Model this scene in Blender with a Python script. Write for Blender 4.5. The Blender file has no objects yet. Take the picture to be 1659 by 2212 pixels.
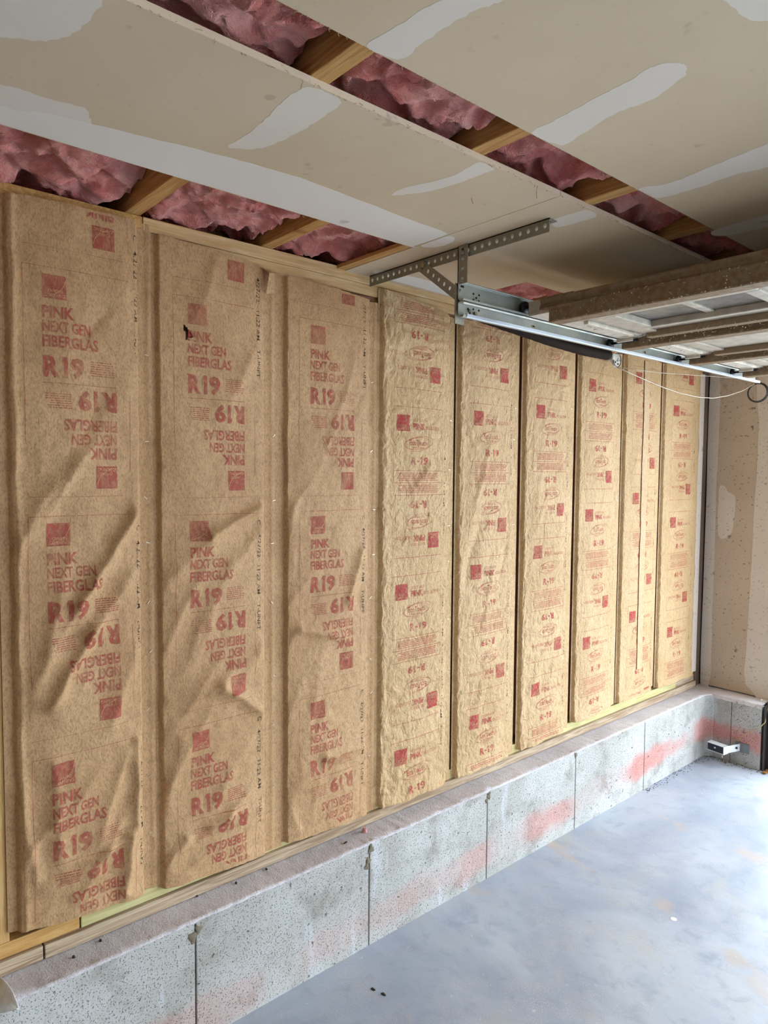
import bpy, bmesh, math, random
import numpy as np
from mathutils import Matrix, Vector

sc = bpy.context.scene
C = sc.collection
rnd = random.Random(7)

# ------------------------------------------------------------------ camera
FPX = 1508.7
yaw, pit, rol = math.radians(49.02), math.radians(-3.17), math.radians(.445)
EYE = Vector((1.88, 0, 1.615))
fw = Vector((-math.sin(yaw)*math.cos(pit), math.cos(yaw)*math.cos(pit), math.sin(pit)))
rt = Vector((math.cos(yaw), math.sin(yaw), 0))
up = rt.cross(fw)
rt, up = rt*math.cos(rol)+up*math.sin(rol), up*math.cos(rol)-rt*math.sin(rol)
cam = bpy.data.objects.new('camera', bpy.data.cameras.new('camera'))
C.objects.link(cam)
cam.data.sensor_fit = 'VERTICAL'
cam.data.sensor_height = 36
cam.data.lens = FPX/2212*36
cam.data.clip_start = .02
M = Matrix((rt, up, -fw)).transposed().to_4x4()
M.translation = EYE
cam.matrix_world = M
sc.camera = cam

# ------------------------------------------------------------------ daylight and exposure
w = bpy.data.worlds.new('overcast_sky'); sc.world = w; w.use_nodes = True
bg = w.node_tree.nodes['Background']
bg.inputs[0].default_value = (.76, .88, 1.0, 1)
bg.inputs[1].default_value = 6.0


def portal(name, loc, rot, sx, sy):
    l = bpy.data.lights.new(name, 'AREA'); l.shape = 'RECTANGLE'; l.size = sx; l.size_y = sy
    l.cycles.is_portal = True
    o = bpy.data.objects.new(name, l); o.location = loc; o.rotation_euler = rot; C.objects.link(o)


portal('doorway_portal', (2.92, 4.34, 1.06), (math.radians(-90), 0, 0), 4.96, 2.12)
portal('added_side_opening_portal', (6.56, 1.5, 1.08), (0, math.radians(90), 0), 2.1, 1.25)  # serves the unseen side opening, added for frontal daylight on the batts
vs = sc.view_settings
vs.view_transform = 'Standard'; vs.look = 'None'; vs.gamma = 1; vs.use_curve_mapping = False
vs.exposure = 1.05
sc.cycles.adaptive_threshold = .045
sc.cycles.max_bounces = 8
sc.cycles.diffuse_bounces = 5
sc.cycles.glossy_bounces = 3
sc.cycles.transparent_max_bounces = 6
sc.cycles.caustics_reflective = False
sc.cycles.caustics_refractive = False
sc.cycles.sample_clamp_indirect = 6


# ------------------------------------------------------------------ helpers
def srgb(r, g, b):
    f = lambda c: (c/255/12.92) if c/255 <= .04045 else ((c/255+.055)/1.055)**2.4
    return (f(r), f(g), f(b), 1)


class NT:
    def __init__(s, name):
        s.m = bpy.data.materials.new(name); s.m.use_nodes = True
        s.t = s.m.node_tree; s.b = s.t.nodes['Principled BSDF']; s.out = s.t.nodes['Material Output']
        s.co = s.t.nodes.new('ShaderNodeTexCoord').outputs['Object']

    def n(s, typ, **kw):
        x = s.t.nodes.new(typ)
        for k, v in kw.items(): setattr(x, k, v)
        return x

    def link(s, a, b): s.t.links.new(a, b)

    def mapped(s, scale, rot=(0, 0, 0)):
        x = s.n('ShaderNodeMapping'); x.inputs['Scale'].default_value = scale; x.inputs['Rotation'].default_value = rot
        s.link(s.co, x.inputs[0]); return x.outputs[0]

    def noise(s, scale, detail=4, rough=.55, vec=None, dist=0):
        x = s.n('ShaderNodeTexNoise'); x.inputs['Scale'].default_value = scale; x.inputs['Detail'].default_value = min(detail, 4)
        x.inputs['Roughness'].default_value = rough; x.inputs['Distortion'].default_value = dist
        s.link(vec or s.co, x.inputs['Vector']); return x.outputs[0]

    def ramp(s, fac, lo, hi, a=0., b=1.):
        x = s.n('ShaderNodeMapRange'); x.interpolation_type = 'SMOOTHSTEP'
        s.link(fac, x.inputs[0])
        for i, v in enumerate((lo, hi, a, b)): x.inputs[i+1].default_value = v
        return x.outputs[0]

    def mix(s, fac, a, b):
        x = s.n('ShaderNodeMix', data_type='RGBA')
        for sock, v in ((x.inputs[0], fac), (x.inputs[6], a), (x.inputs[7], b)):
            if hasattr(v, 'links'): s.link(v, sock)
            else: sock.default_value = v
        return x.outputs[2]

    def math(s, op, a, b=0.):
        x = s.n('ShaderNodeMath', operation=op)
        for i, v in enumerate((a, b)):
            if hasattr(v, 'links'): s.link(v, x.inputs[i])
            else: x.inputs[i].default_value = v
        return x.outputs[0]

    def bump(s, h, dist=.002, strength=1., prev=None):
        x = s.n('ShaderNodeBump'); x.inputs['Strength'].default_value = strength; x.inputs['Distance'].default_value = dist
        s.link(h, x.inputs['Height'])
        if prev is not None: s.link(prev, x.inputs['Normal'])
        return x.outputs[0]

    def done(s, col, rough=.7, metal=0., nor=None, spec=.3):
        for nm, v in (('Base Color', col), ('Roughness', rough), ('Metallic', metal)):
            if hasattr(v, 'links'): s.link(v, s.b.inputs[nm])
            else: s.b.inputs[nm].default_value = v
        s.b.inputs['Specular IOR Level'].default_value = spec
        if nor is not None: s.link(nor, s.b.inputs['Normal'])
        return s.m


def m_kraft(name, base, dark, light, crinkle=.0015, crumple=.001):
    t = NT(name)
    a = t.ramp(t.noise(3.0, 3, .6), .3, .7)
    c = t.mix(a, base, light)
    fib = t.ramp(t.noise(230, 3, .7, t.mapped((1, 1, .55))), .42, .70, 0, .55)
    c = t.mix(fib, c, dark)
    sm = t.ramp(t.noise(38, 4, .6), .45, .75, 0, .32)
    c = t.mix(sm, c, dark)
    rg = t.math('ABSOLUTE', t.math('SUBTRACT', t.noise(36, 2, .6, t.mapped((1, 1, .65)), .8), .5))
    hh = t.math('ADD', t.math('MULTIPLY', rg, -5*crumple), t.math('MULTIPLY', fib, crinkle*.35))
    n = t.bump(hh, 1.0)
    return t.done(c, t.ramp(fib, 0, 1, .62, .75), 0, n, .25)


def m_ink(name, col, cover=.8, scale=90):
    t = NT(name)
    t.done(col, .7, 0, None, .2)
    a = t.ramp(t.noise(scale, 4, .7, t.mapped((1, 1, .6))), .36, .60, .35, cover)
    b = t.ramp(t.noise(9, 3, .6), .3, .55, .55, 1)
    tr = t.n('ShaderNodeBsdfTransparent'); mx = t.n('ShaderNodeMixShader')
    t.link(t.math('MULTIPLY', a, b), mx.inputs[0]); t.link(tr.outputs[0], mx.inputs[1]); t.link(t.b.outputs[0], mx.inputs[2])
    t.link(mx.outputs[0], t.out.inputs[0])
    return t.m


def m_wood(name, a, b, axis='y', rough=.7):
    t = NT(name)
    sca = {'x': (1.2, 26, 26), 'y': (26, 1.2, 26), 'z': (26, 26, 1.2)}[axis]
    g = t.noise(3.2, 5, .6, t.mapped(sca), 1.2)
    c = t.mix(t.ramp(g, .32, .68), a, b)
    g2 = t.noise(7, 3, .6, t.mapped(tuple(v*2.2 for v in sca)))
    c = t.mix(t.ramp(g2, .5, .75, 0, .35), c, tuple(v*.55 for v in b[:3])+(1,))
    kn = t.ramp(t.noise(6.5, 1, .4), .73, .80, 0, .6)
    c = t.mix(kn, c, srgb(110, 66, 34))
    return t.done(c, rough, 0, t.bump(g2, .0008), .25)


def m_drywall(name, base, var, dirt=.25, specks=0.):
    t = NT(name)
    c = t.mix(t.ramp(t.noise(1.7, 5, .6), .3, .7), base, var)
    c = t.mix(t.ramp(t.noise(60, 4, .75), .60, .78, 0, dirt), c, srgb(120, 100, 76))
    c = t.mix(t.ramp(t.noise(15, 2, .5), .72, .78, 0, .3), c, srgb(120, 104, 84))
    if specks:
        c = t.mix(t.ramp(t.noise(85, 2, .5), .64, .70, 0, specks), c, srgb(84, 66, 50))
        c = t.mix(t.ramp(t.noise(22, 2, .5), .70, .75, 0, specks), c, srgb(92, 74, 58))
    return t.done(c, .85, 0, None, .15)


def m_metal(name, col, rough=.38, metal=.9, dust=None, dustamt=0., blotch=None):
    t = NT(name)
    c = col
    if blotch: c = t.mix(t.ramp(t.noise(7, 4, .6), .4, .65), col, blotch)
    r = t.ramp(t.noise(25, 4), .3, .7, rough-.06, rough+.12)
    me = metal
    if dust:
        d = t.ramp(t.noise(55, 5, .75), .38, .62, dustamt*.35, dustamt)
        c = t.mix(d, c, dust)
        me = t.math('MULTIPLY', t.math('SUBTRACT', 1., d), metal)
        r = t.math('ADD', r, t.math('MULTIPLY', d, .3))
    return t.done(c, r, me, t.bump(t.noise(120, 3), .0003), .5)


def m_plain(name, col, rough=.6, metal=0., var=.12, spec=.4):
    t = NT(name)
    d = tuple(max(0, v*(1-var*2)) for v in col[:3])+(1,)
    return t.done(t.mix(t.ramp(t.noise(28, 4), .3, .7), d, col), rough, metal, None, spec)


def m_concrete(name, wet=False):
    t = NT(name)
    c = t.mix(t.ramp(t.noise(2.6, 6, .62), .3, .7), srgb(170, 167, 160), srgb(192, 191, 187))
    c = t.mix(t.ramp(t.noise(7, 5, .65), .48, .70, 0, .6), c, srgb(136, 129, 118))
    # white mineral runs
    wv = t.ramp(t.noise(5, 3, .5, t.mapped((1, 2.2, .35))), .60, .70, 0, .7)
    c = t.mix(wv, c, srgb(200, 203, 206))
    # sprayed pink marking paint low on the wall
    sx = t.n('ShaderNodeSeparateXYZ'); t.link(t.co, sx.inputs[0])
    ctr = t.math('ADD', t.math('MULTIPLY', sx.outputs[1], .028), .040)
    dz = t.math('ABSOLUTE', t.math('SUBTRACT', sx.outputs[2], ctr))
    wob = t.math('MULTIPLY', t.math('SUBTRACT', t.noise(4.5, 3), .5), .16)
    band = t.ramp(t.math('ADD', dz, wob), .025, .080, 1, 0)
    along = t.ramp(t.noise(1.9, 2, .5, t.mapped((0.2, 1, .1))), .40, .58, .15, 1)
    yf = t.ramp(sx.outputs[1], 1.2, 3.5, .22, .68)
    c = t.mix(t.math('MULTIPLY', t.math('MULTIPLY', band, along), yf), c, srgb(204, 122, 110))
    # air holes
    pit1 = t.ramp(t.noise(230, 2, .5), .60, .68, 0, .8)
    pit2 = t.ramp(t.noise(46, 2, .5), .70, .74)
    pit = t.math('MAXIMUM', pit1, pit2)
    c = t.mix(t.math('MULTIPLY', pit, .75), c, srgb(84, 76, 66))
    n = t.bump(t.math('SUBTRACT', t.math('MULTIPLY', t.noise(75, 5, .7), .6), pit), .003)
    return t.done(c, .85, 0, n, .25)


def m_ledge():
    t = NT('rough_ledge_concrete')
    c = t.mix(t.ramp(t.noise(4, 5, .6), .3, .7), srgb(202, 194, 196), srgb(226, 220, 223))
    c = t.mix(t.ramp(t.noise(160, 4, .8), .5, .75, 0, .5), c, srgb(128, 118, 116))
    c = t.mix(t.ramp(t.noise(14, 4, .7), .58, .78, 0, .4), c, srgb(170, 142, 116))
    return t.done(c, .95, 0, t.bump(t.noise(130, 5, .75), .004), .1)


def m_floor():
    t = NT('floor_concrete')
    c = t.mix(t.ramp(t.noise(1.5, 6, .6, None, .6), .32, .68), srgb(150, 159, 176), srgb(182, 189, 199))
    c = t.mix(t.ramp(t.noise(3.1, 5, .65), .54, .74, 0, .55), c, srgb(130, 142, 164))
    dust = t.ramp(t.noise(2.2, 6, .7, t.mapped((1.2, .7, 1), (0, 0, .5))), .52, .72, 0, .6)
    c = t.mix(dust, c, srgb(184, 176, 160))
    c = t.mix(t.ramp(t.noise(5, 4, .6, t.mapped((3, .35, 1), (0, 0, .9))), .66, .74, 0, .4), c, srgb(196, 168, 140))
    c = t.mix(t.ramp(t.noise(11, 6, .7, None, .5), .50, .70, 0, .45), c, srgb(138, 146, 162))
    gr = t.math('MULTIPLY', t.ramp(t.noise(210, 3, .8), .46, .66), t.ramp(t.noise(4.2, 5, .7), .42, .66, .12, .75))
    c = t.mix(gr, c, srgb(206, 199, 186))
    c = t.mix(t.ramp(t.noise(220, 3, .8), .60, .76, 0, .5), c, srgb(92, 92, 94))
    wv = t.n('ShaderNodeTexWave', wave_type='RINGS', rings_direction='Z'); wv.inputs['Scale'].default_value = .55; wv.inputs['Distortion'].default_value = 5; wv.inputs['Detail'].default_value = 3
    t.link(t.co, wv.inputs['Vector'])
    c = t.mix(t.math('MULTIPLY', t.ramp(wv.outputs['Fac'], .93, .99), t.ramp(t.noise(3.3, 3), .5, .62, 0, .5)), c, srgb(196, 172, 150))
    c = t.mix(t.ramp(t.noise(60, 2, .5), .70, .76, 0, .5), c, srgb(214, 216, 218))
    n = t.bump(t.noise(9, 5, .6), .0016)
    return t.done(c, t.math('ADD', .40, t.math('MULTIPLY', dust, .3)), 0, n, .45)


def m_pink():
    t = NT('pink_fiberglass')
    c = t.mix(t.ramp(t.noise(6, 6, .7, None, .8), .3, .7), srgb(214, 110, 104), srgb(246, 176, 164))
    c = t.mix(t.ramp(t.noise(3.2, 4), .56, .75, 0, .55), c, srgb(208, 126, 92))
    c = t.mix(t.ramp(t.noise(90, 4, .75, t.mapped((1, .3, 1), (0, 0, .6)), 1.5), .5, .78, 0, .5), c, srgb(244, 196, 192))
    n = t.bump(t.noise(34, 6, .75, t.mapped((1, .45, 1), (0, 0, .7)), 1.2), .02)
    n = t.bump(t.noise(240, 4, .7, None, 1), .002, 1, n)
    m = t.done(c, .95, 0, n, .05)
    t.b.inputs['Sheen Weight'].default_value = .25
    return m


def m_glass():
    t = NT('dusty_window_glass')
    t.done(srgb(150, 147, 142), .35, 0, None, .5)
    tr = t.n('ShaderNodeBsdfTransparent'); mx = t.n('ShaderNodeMixShader')
    t.link(t.ramp(t.noise(14, 5, .7), .3, .7, .5, .75), mx.inputs[0])
    t.link(tr.outputs[0], mx.inputs[1]); t.link(t.b.outputs[0], mx.inputs[2]); t.link(mx.outputs[0], t.out.inputs[0])
    return t.m


K = dict(
    kraftA=m_kraft('kraft_paper_brown', srgb(182, 143, 102), srgb(128, 96, 62), srgb(196, 158, 116), .0012, .0005),
    kraftB=m_kraft('kraft_paper_golden', srgb(196, 163, 119), srgb(152, 119, 78), srgb(210, 178, 135), .0014, .0017),
    kraft_pale=m_kraft('kraft_paper_pale', srgb(202, 170, 130), srgb(160, 126, 86), srgb(210, 180, 142)),
    inkA=m_ink('faded_red_ink', srgb(176, 76, 68), .66),
    inkB=m_ink('crimson_ink', srgb(182, 56, 62), .80, 120),
    knock=m_ink('unprinted_paper', srgb(206, 162, 120), 1.0, 300),
    stamp=m_ink('black_stamp_ink', srgb(34, 28, 28), .9, 160),
    pine=m_wood('fresh_pine', srgb(226, 196, 150), srgb(204, 164, 110), 'y'),
    pine_z=m_wood('stud_pine', srgb(222, 184, 124), srgb(196, 150, 92), 'z'),
    joist=m_wood('joist_pine', srgb(206, 164, 104), srgb(176, 128, 72), 'x'),
    treated=m_wood('treated_lumber', srgb(206, 197, 144), srgb(182, 170, 112), 'y'),
    orange=m_wood('amber_lumber', srgb(214, 172, 108), srgb(188, 140, 80), 'y'),
    sill=m_wood('weathered_sill', srgb(196, 176, 150), srgb(150, 124, 98), 'y', .85),
    gap_shade_wood=m_wood('corner_gap_shade_wood', srgb(120, 100, 86), srgb(92, 76, 66), 'z', .8),  # brown darkened to carry the shade of the corner gap
    osb=m_wood('sheathing', srgb(150, 116, 76), srgb(110, 80, 50), 'z', .9),
    board=m_drywall('drywall_paper', srgb(214, 198, 171), srgb(205, 188, 159)),
    board_edge=m_drywall('drywall_cut_edge', srgb(240, 226, 202), srgb(224, 202, 172), .5),
    wallboard=m_drywall('wall_drywall', srgb(196, 178, 158), srgb(184, 165, 145), .75, .6),
    mud=m_drywall('joint_compound', srgb(228, 221, 209), srgb(220, 212, 199), .12),
    mud_white=m_drywall('white_joint_compound', srgb(234, 230, 222), srgb(226, 221, 212), .10),
    mud_wall=m_drywall('wall_joint_compound', srgb(214, 202, 188), srgb(206, 192, 178), .45, .4),
    concrete=m_concrete('stem_wall_concrete'),
    tie=m_plain('rusty_form_tie', srgb(124, 112, 94), .9),
    drive=m_plain('pale_driveway_concrete', srgb(206, 204, 200), .8),
    ledge=m_ledge(), floor=m_floor(), pink=m_pink(), glass=m_glass(),
    zinc=m_metal('zinc_plated_steel', srgb(186, 186, 174), .45, .35, None, 0, srgb(168, 172, 166)),
    rail_lip=m_metal('bright_rail_lip', srgb(196, 204, 212), .4, .5),
    angle=m_metal('dull_galvanized_angle', srgb(158, 156, 142), .5, .6, srgb(130, 120, 100), .5),
    strut=m_metal('dusty_strut', srgb(150, 138, 120), .5, .6, srgb(128, 100, 68), .95),
    rail_dust=m_metal('dusty_rail', srgb(150, 138, 120), .5, .5, srgb(138, 112, 80), .9),
    panel=m_plain('door_panel_paint', srgb(196, 186, 170), .55),
    stile=m_plain('door_stile_paint', srgb(222, 214, 198), .5),
    frame=m_plain('window_frame_plastic', srgb(196, 188, 172), .6),
    black=m_plain('black_plastic', srgb(26, 26, 28), .5),
    spring=m_plain('dark_brown_spring_steel', srgb(40, 28, 23), .8, 0, .12, .1),
    cable=m_plain('steel_cable', srgb(186, 172, 150), .45, .5),
    wire=m_plain('grey_wire', srgb(70, 68, 66), .6),
    white=m_plain('white_plastic', srgb(226, 228, 230), .45),
    navy=m_plain('dark_sensor_plastic', srgb(30, 32, 44), .4),
    plate=m_metal('dull_bracket_plate', srgb(130, 136, 138), .45, .7, srgb(110, 108, 100), .5),
    bolt=m_metal('bolt_brass', srgb(176, 160, 130), .4, .8),
    staple=m_metal('staple_wire', srgb(214, 206, 190), .3, .7),
    twine=m_plain('tan_wire', srgb(196, 172, 118), .7),
    dark=m_plain('dark_debris', srgb(62, 52, 46), .9),
    fibre=m_plain('torn_paper_fibre', srgb(196, 170, 130), .9),
    lint=m_plain('white_lint', srgb(224, 210, 186), .9),
    paper=m_plain('white_paper', srgb(246, 243, 236), .7),
    jamb=m_plain('dark_jamb', srgb(52, 44, 40), .8),
    core=m_plain('fiberglass_core', srgb(150, 104, 90), .95),
    hole=m_plain('bolt_hole_black', srgb(22, 21, 20), .8),
    leaf=m_plain('dry_leaf', srgb(150, 104, 48), .9),
)


class MB:
    def __init__(s): s.v = []; s.f = []; s.mi = []

    def add(s, verts, faces, mi=0):
        o = len(s.v); s.v += [tuple(p) for p in verts]; s.f += [tuple(i+o for i in f) for f in faces]; s.mi += [mi]*len(faces)
        return s

    def box(s, x0, x1, y0, y1, z0, z1, mi=0, mat=None):
        P = [Vector(p) for p in ((x0, y0, z0), (x1, y0, z0), (x1, y1, z0), (x0, y1, z0), (x0, y0, z1), (x1, y0, z1), (x1, y1, z1), (x0, y1, z1))]
        if mat is not None: P = [mat @ p for p in P]
        return s.add(P, [(0, 3, 2, 1), (4, 5, 6, 7), (0, 1, 5, 4), (1, 2, 6, 5), (2, 3, 7, 6), (3, 0, 4, 7)], mi)

    def prism(s, prof, axis, a0, a1, mi=0):
        """closed profile extruded along an axis; prof gives the other two coordinates in order"""
        n = len(prof)
        def P(q, a):
            return {'x': (a, q[0], q[1]), 'y': (q[0], a, q[1]), 'z': (q[0], q[1], a)}[axis]
        V = [P(q, a0) for q in prof]+[P(q, a1) for q in prof]
        F = [(i, (i+1) % n, n+(i+1) % n, n+i) for i in range(n)]+[tuple(range(n))[::-1], tuple(range(n, 2*n))]
        return s.add(V, F, mi)

    def strip(s, prof, axis, a0, a1, th, nrm, mi=0):
        """thin-walled open profile: offset points by given normals"""
        q = list(prof)+[(p[0]+n[0]*th, p[1]+n[1]*th) for p, n in reversed(list(zip(prof, nrm)))]
        return s.prism(q, axis, a0, a1, mi)

    def tube(s, pts, r, seg=8, mi=0, closed=False):
        pts = [Vector(p) for p in pts]; n = len(pts); V = []
        ref = Vector((0, 0, 1))
        for i, p in enumerate(pts):
            a = pts[i-1] if i else (pts[-1] if closed else p); b = pts[(i+1) % n] if (i < n-1 or closed) else p
            d = (b-a).normalized()
            if abs(d.dot(ref)) > .95: e = Vector((1, 0, 0))
            else: e = ref
            u = d.cross(e).normalized(); v = u.cross(d)
            rr = r[i] if isinstance(r, (list, tuple)) else r
            for k in range(seg):
                t = 2*math.pi*k/seg; V.append(p+(u*math.cos(t)+v*math.sin(t))*rr)
        F = []
        for i in range(n if closed else n-1):
            j = (i+1) % n
            for k in range(seg):
                l = (k+1) % seg; F.append((i*seg+k, i*seg+l, j*seg+l, j*seg+k))
        if not closed: F += [tuple(range(seg))[::-1], tuple((n-1)*seg+k for k in range(seg))]
        return s.add(V, F, mi)

    def disc(s, c, r, h, axis='x', seg=16, mi=0):
        d = {'x': Vector((1, 0, 0)), 'y': Vector((0, 1, 0)), 'z': Vector((0, 0, 1))}[axis]
        c = Vector(c); return s.tube([c-d*h/2, c+d*h/2], r, seg, mi)


def tag(o, label=None, cat=None, group=None, kind=None):
    for k, v in (('label', label), ('category', cat), ('group', group), ('kind', kind)):
        if v: o[k] = v
    return o


def link(o, parent=None):
    C.objects.link(o)
    if parent is not None:
        o.parent = parent
        o.matrix_parent_inverse = Matrix.Translation(-parent.location)
    return o


def obj(name, mb, mats, parent=None, smooth=False, bevel=0):
    me = bpy.data.meshes.new(name)
    me.from_pydata(mb.v, [], mb.f)
    for m in (mats if isinstance(mats, (list, tuple)) else [mats]): me.materials.append(K[m])
    if any(mb.mi): me.polygons.foreach_set('material_index', mb.mi)
    bm = bmesh.new(); bm.from_mesh(me); bmesh.ops.recalc_face_normals(bm, faces=bm.faces); bm.to_mesh(me); bm.free()
    if smooth: me.polygons.foreach_set('use_smooth', [True]*len(me.polygons))
    o = bpy.data.objects.new(name, me)
    link(o, parent)
    if bevel:
        b = o.modifiers.new('edge', 'BEVEL'); b.width = bevel; b.segments = 2; b.limit_method = 'ANGLE'
    return o


def grid_obj(name, V, nu, nv, mat, parent=None, skip=None):
    """V: (nv*nu, 3) numpy, smooth shaded sheet"""
    i = np.arange((nu-1)*(nv-1)); a = (i//(nu-1))*nu+i % (nu-1)
    F = np.stack([a, a+1, a+1+nu, a+nu], 1)
    if skip is not None:
        cen = V[F].mean(1); F = F[~skip(cen)]
    me = bpy.data.meshes.new(name); me.from_pydata(V.tolist(), [], F.tolist())
    me.polygons.foreach_set('use_smooth', [True]*len(me.polygons)); me.materials.append(K[mat])
    o = bpy.data.objects.new(name, me); return link(o, parent)


def empty(name, loc):
    o = bpy.data.objects.new(name, None); o.location = loc; o.empty_display_size = .05; C.objects.link(o); return o


def pieces(name, parent, src, locs, rots=None):
    """copies of one small part sharing its mesh"""
    for i, l in enumerate(locs):
        o = src.copy(); o.name = name; C.objects.link(o); o.parent = parent
        o.matrix_parent_inverse = Matrix.Translation(-parent.location)
        o.location = l
        if rots: o.rotation_euler = rots[i]


def _h(ix, iy, seed):
    n = (ix.astype(np.int64)*374761393+iy.astype(np.int64)*668265263+seed*1274126177) & 0x7fffffff
    n = ((n ^ (n >> 13))*1274126177) & 0x7fffffff
    return ((n ^ (n >> 16)) & 0xffff)/65535.


def vn(x, y, seed=0):
    """gradient noise, about -1..1"""
    x = np.asarray(x, float); y = np.asarray(y, float)
    ix = np.floor(x); iy = np.floor(y); fx = x-ix; fy = y-iy
    def g(dx, dy):
        a = _h(ix+dx, iy+dy, seed)*2*np.pi
        return np.cos(a)*(fx-dx)+np.sin(a)*(fy-dy)
    u = fx**3*(fx*(fx*6-15)+10); v = fy**3*(fy*(fy*6-15)+10)
    return ((g(0, 0)*(1-u)+g(1, 0)*u)*(1-v)+(g(0, 1)*(1-u)+g(1, 1)*u)*v)*1.55


def fbm(x, y, seed=0, o=4, g=.5):
    s = 0; a = 1; t = 0
    for k in range(o):
        s = s+a*vn(x*2**k+k*17.3, y*2**k+k*9.1, seed+k); t += a; a *= g
    return s/t


def ridge(x, y, seed=0, o=3):
    s = 0; a = 1; t = 0
    for k in range(o):
        s = s+a*(1-np.abs(vn(x*2**k+k*5.7, y*2**k+k*3.3, seed+k))*1.6); t += a; a *= .5
    return s/t


def sstep(t): t = np.clip(t, 0, 1); return t*t*(3-2*t)


ZC, ZJ = 2.287, 2.300      # underside of the ceiling board, underside of the joists
ZS = .361                  # top of the concrete stem wall

# ------------------------------------------------------------------ room shell
fl = obj('floor', MB().box(-.2, 6.6, -3.7, 4.32, -.1, 0), 'floor'); tag(fl, 'smooth bluish grey concrete garage floor', kind='structure')
dr = obj('ground_outside', MB().box(-30, 36, 4.32, 40, -.14, -.02).box(6.6, 36, -30, 4.32, -.14, -.02), 'drive'); tag(dr, 'concrete driveway outside the doorway', kind='structure')
wr = obj('wall_right', MB().box(6.5, 6.6, -3.7, .85, 0, 2.7).box(6.5, 6.6, 2.15, 4.3, 0, 2.7).box(6.5, 6.6, .85, 2.15, 2.14, 2.7), 'wallboard'); tag(wr, 'drywall side wall across the garage', kind='structure')  # doorway gap added in this unseen wall to let daylight reach the batts
wb = obj('wall_back', MB().box(-.2, 6.6, -3.7, -3.6, 0, 2.7), 'wallboard'); tag(wb, 'drywall back wall of the garage', kind='structure')
rf = obj('ceiling_light_block', MB().box(-.25, 6.7, -3.75, 4.4, 2.62, 2.72), 'osb'); tag(rf, 'unseen board deck added above the ceiling joists to block sky light', kind='structure')  # unseen, added to keep sky light from leaking into the ceiling gaps

# far wall with the door opening
wf = obj('wall_far', MB().box(-.2, .5, 4.175, 4.32, 0, 2.62), 'gap_shade_wood'); tag(wf, 'end wall beside the garage door opening', kind='structure')
obj('drywall_panel', MB().box(.010, .50, 4.150, 4.166, .372, 2.20), 'wallboard', wf)
obj('header', MB().box(.5, 5.4, 4.15, 4.32, 2.16, 2.62), 'wallboard', wf)
obj('far_pier', MB().box(5.4, 6.6, 4.15, 4.32, 0, 2.62), 'wallboard', wf)
obj('drywall_panel', MB().box(.0, .5, 4.150, 4.166, 2.201, ZC), 'wallboard', wf)


def poly_patch(name, pts, z_or_y, th, mat, parent, plane='z', wob=.003, sub=5, seed=0):
    """thin compound patch with a smooth, slightly rough outline"""
    n = len(pts); P = []
    for i in range(n):
        p0, p1, p2, p3 = (np.array(pts[(i+k) % n], float) for k in (-1, 0, 1, 2))
        for j in range(sub):
            t = j/sub
            P.append(.5*((2*p1)+(p2-p0)*t+(2*p0-5*p1+4*p2-p3)*t*t+(3*p1-p0-3*p2+p3)*t**3))
    r = random.Random(seed)
    P = [(p[0]+r.uniform(-wob, wob), p[1]+r.uniform(-wob, wob)) for p in P]
    mb = MB()
    if plane == 'z': mb.prism(P, 'z', z_or_y-th, z_or_y+.0005)
    else: mb.prism(P, 'y', z_or_y-th, z_or_y+.0005)
    return obj(name, mb, mat, parent)


# joint compound on the end wall
poly_patch('joint_compound', [(.012, 2.19), (.066, 2.19), (.070, 1.9), (.067, 1.6), (.069, 1.3), (.066, .9), (.068, .6), (.064, .38), (.012, .38), (.012, 1.2)], 4.150, .0012, 'mud_wall', wf, 'y', .002, 4, 1)
poly_patch('joint_compound', [(.49, 2.19), (.285, 2.19), (.288, 1.9), (.289, 1.69), (.281, 1.4), (.276, 1.1), (.272, .9), (.266, .63), (.262, .47), (.30, .40), (.49, .38)], 4.150, .0012, 'mud_wall', wf, 'y', .002, 4, 2)
poly_patch('joint_compound', [(.083, 1.53), (.10, 1.56), (.122, 1.545), (.135, 1.52), (.172, 1.50), (.176, 1.42), (.164, 1.30), (.140, 1.262), (.096, 1.255), (.082, 1.33)], 4.150, .0011, 'mud_wall', wf, 'y', .002, 5, 3)

# side wall framing
wl = obj('wall_left', MB().box(-.17, -.15, -3.7, 4.17, ZS, 2.62), 'osb'); tag(wl, 'framed side wall behind the paper-faced batts', kind='structure')
STUDS = [-.03, .3855, .769, 1.197, 1.592, 1.992, 2.393, 2.802, 3.203, 3.597]
for y in STUDS: obj('stud', MB().box(-.15, -.003 if y < .5 else -.018, y-.019, y+.019, .438, 2.226), 'pine_z', wl)
obj('stud', MB().box(-.15, -.003, 4.045, 4.083, .438, 2.226), 'pine_z', wl)
obj('corner_shade_post', MB().box(-.15, .002, 4.084, 4.150, ZS, 2.29), 'gap_shade_wood', wl)  # fills the corner gap; its dark colour stands in for the shadow there
obj('top_plate', MB().box(-.15, .003, -3.6, .762, 2.262, 2.299), 'joist', wl, bevel=.002)
obj('top_plate', MB().box(-.15, .004, .764, 1.575, 2.262, 2.299), 'pine', wl, bevel=.002)
obj('top_plate', MB().box(-.15, .002, 1.577, 4.085, 2.262, 2.299), 'pine', wl, bevel=.002)
obj('top_plate', MB().box(-.15, -.001, -3.6, 1.60, 2.226, 2.2615), 'pine', wl, bevel=.002)
obj('top_plate', MB().box(-.15, -.001, 1.602, 4.085, 2.226, 2.2615), 'pine', wl, bevel=.002)
obj('bottom_plate', MB().box(-.15, .000, -3.6, .572, .400, .4378), 'orange', wl, bevel=.002)
obj('bottom_plate', MB().box(-.15, .002, .575, 3.86, .400, .4378), 'treated', wl, bevel=.002)
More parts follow.
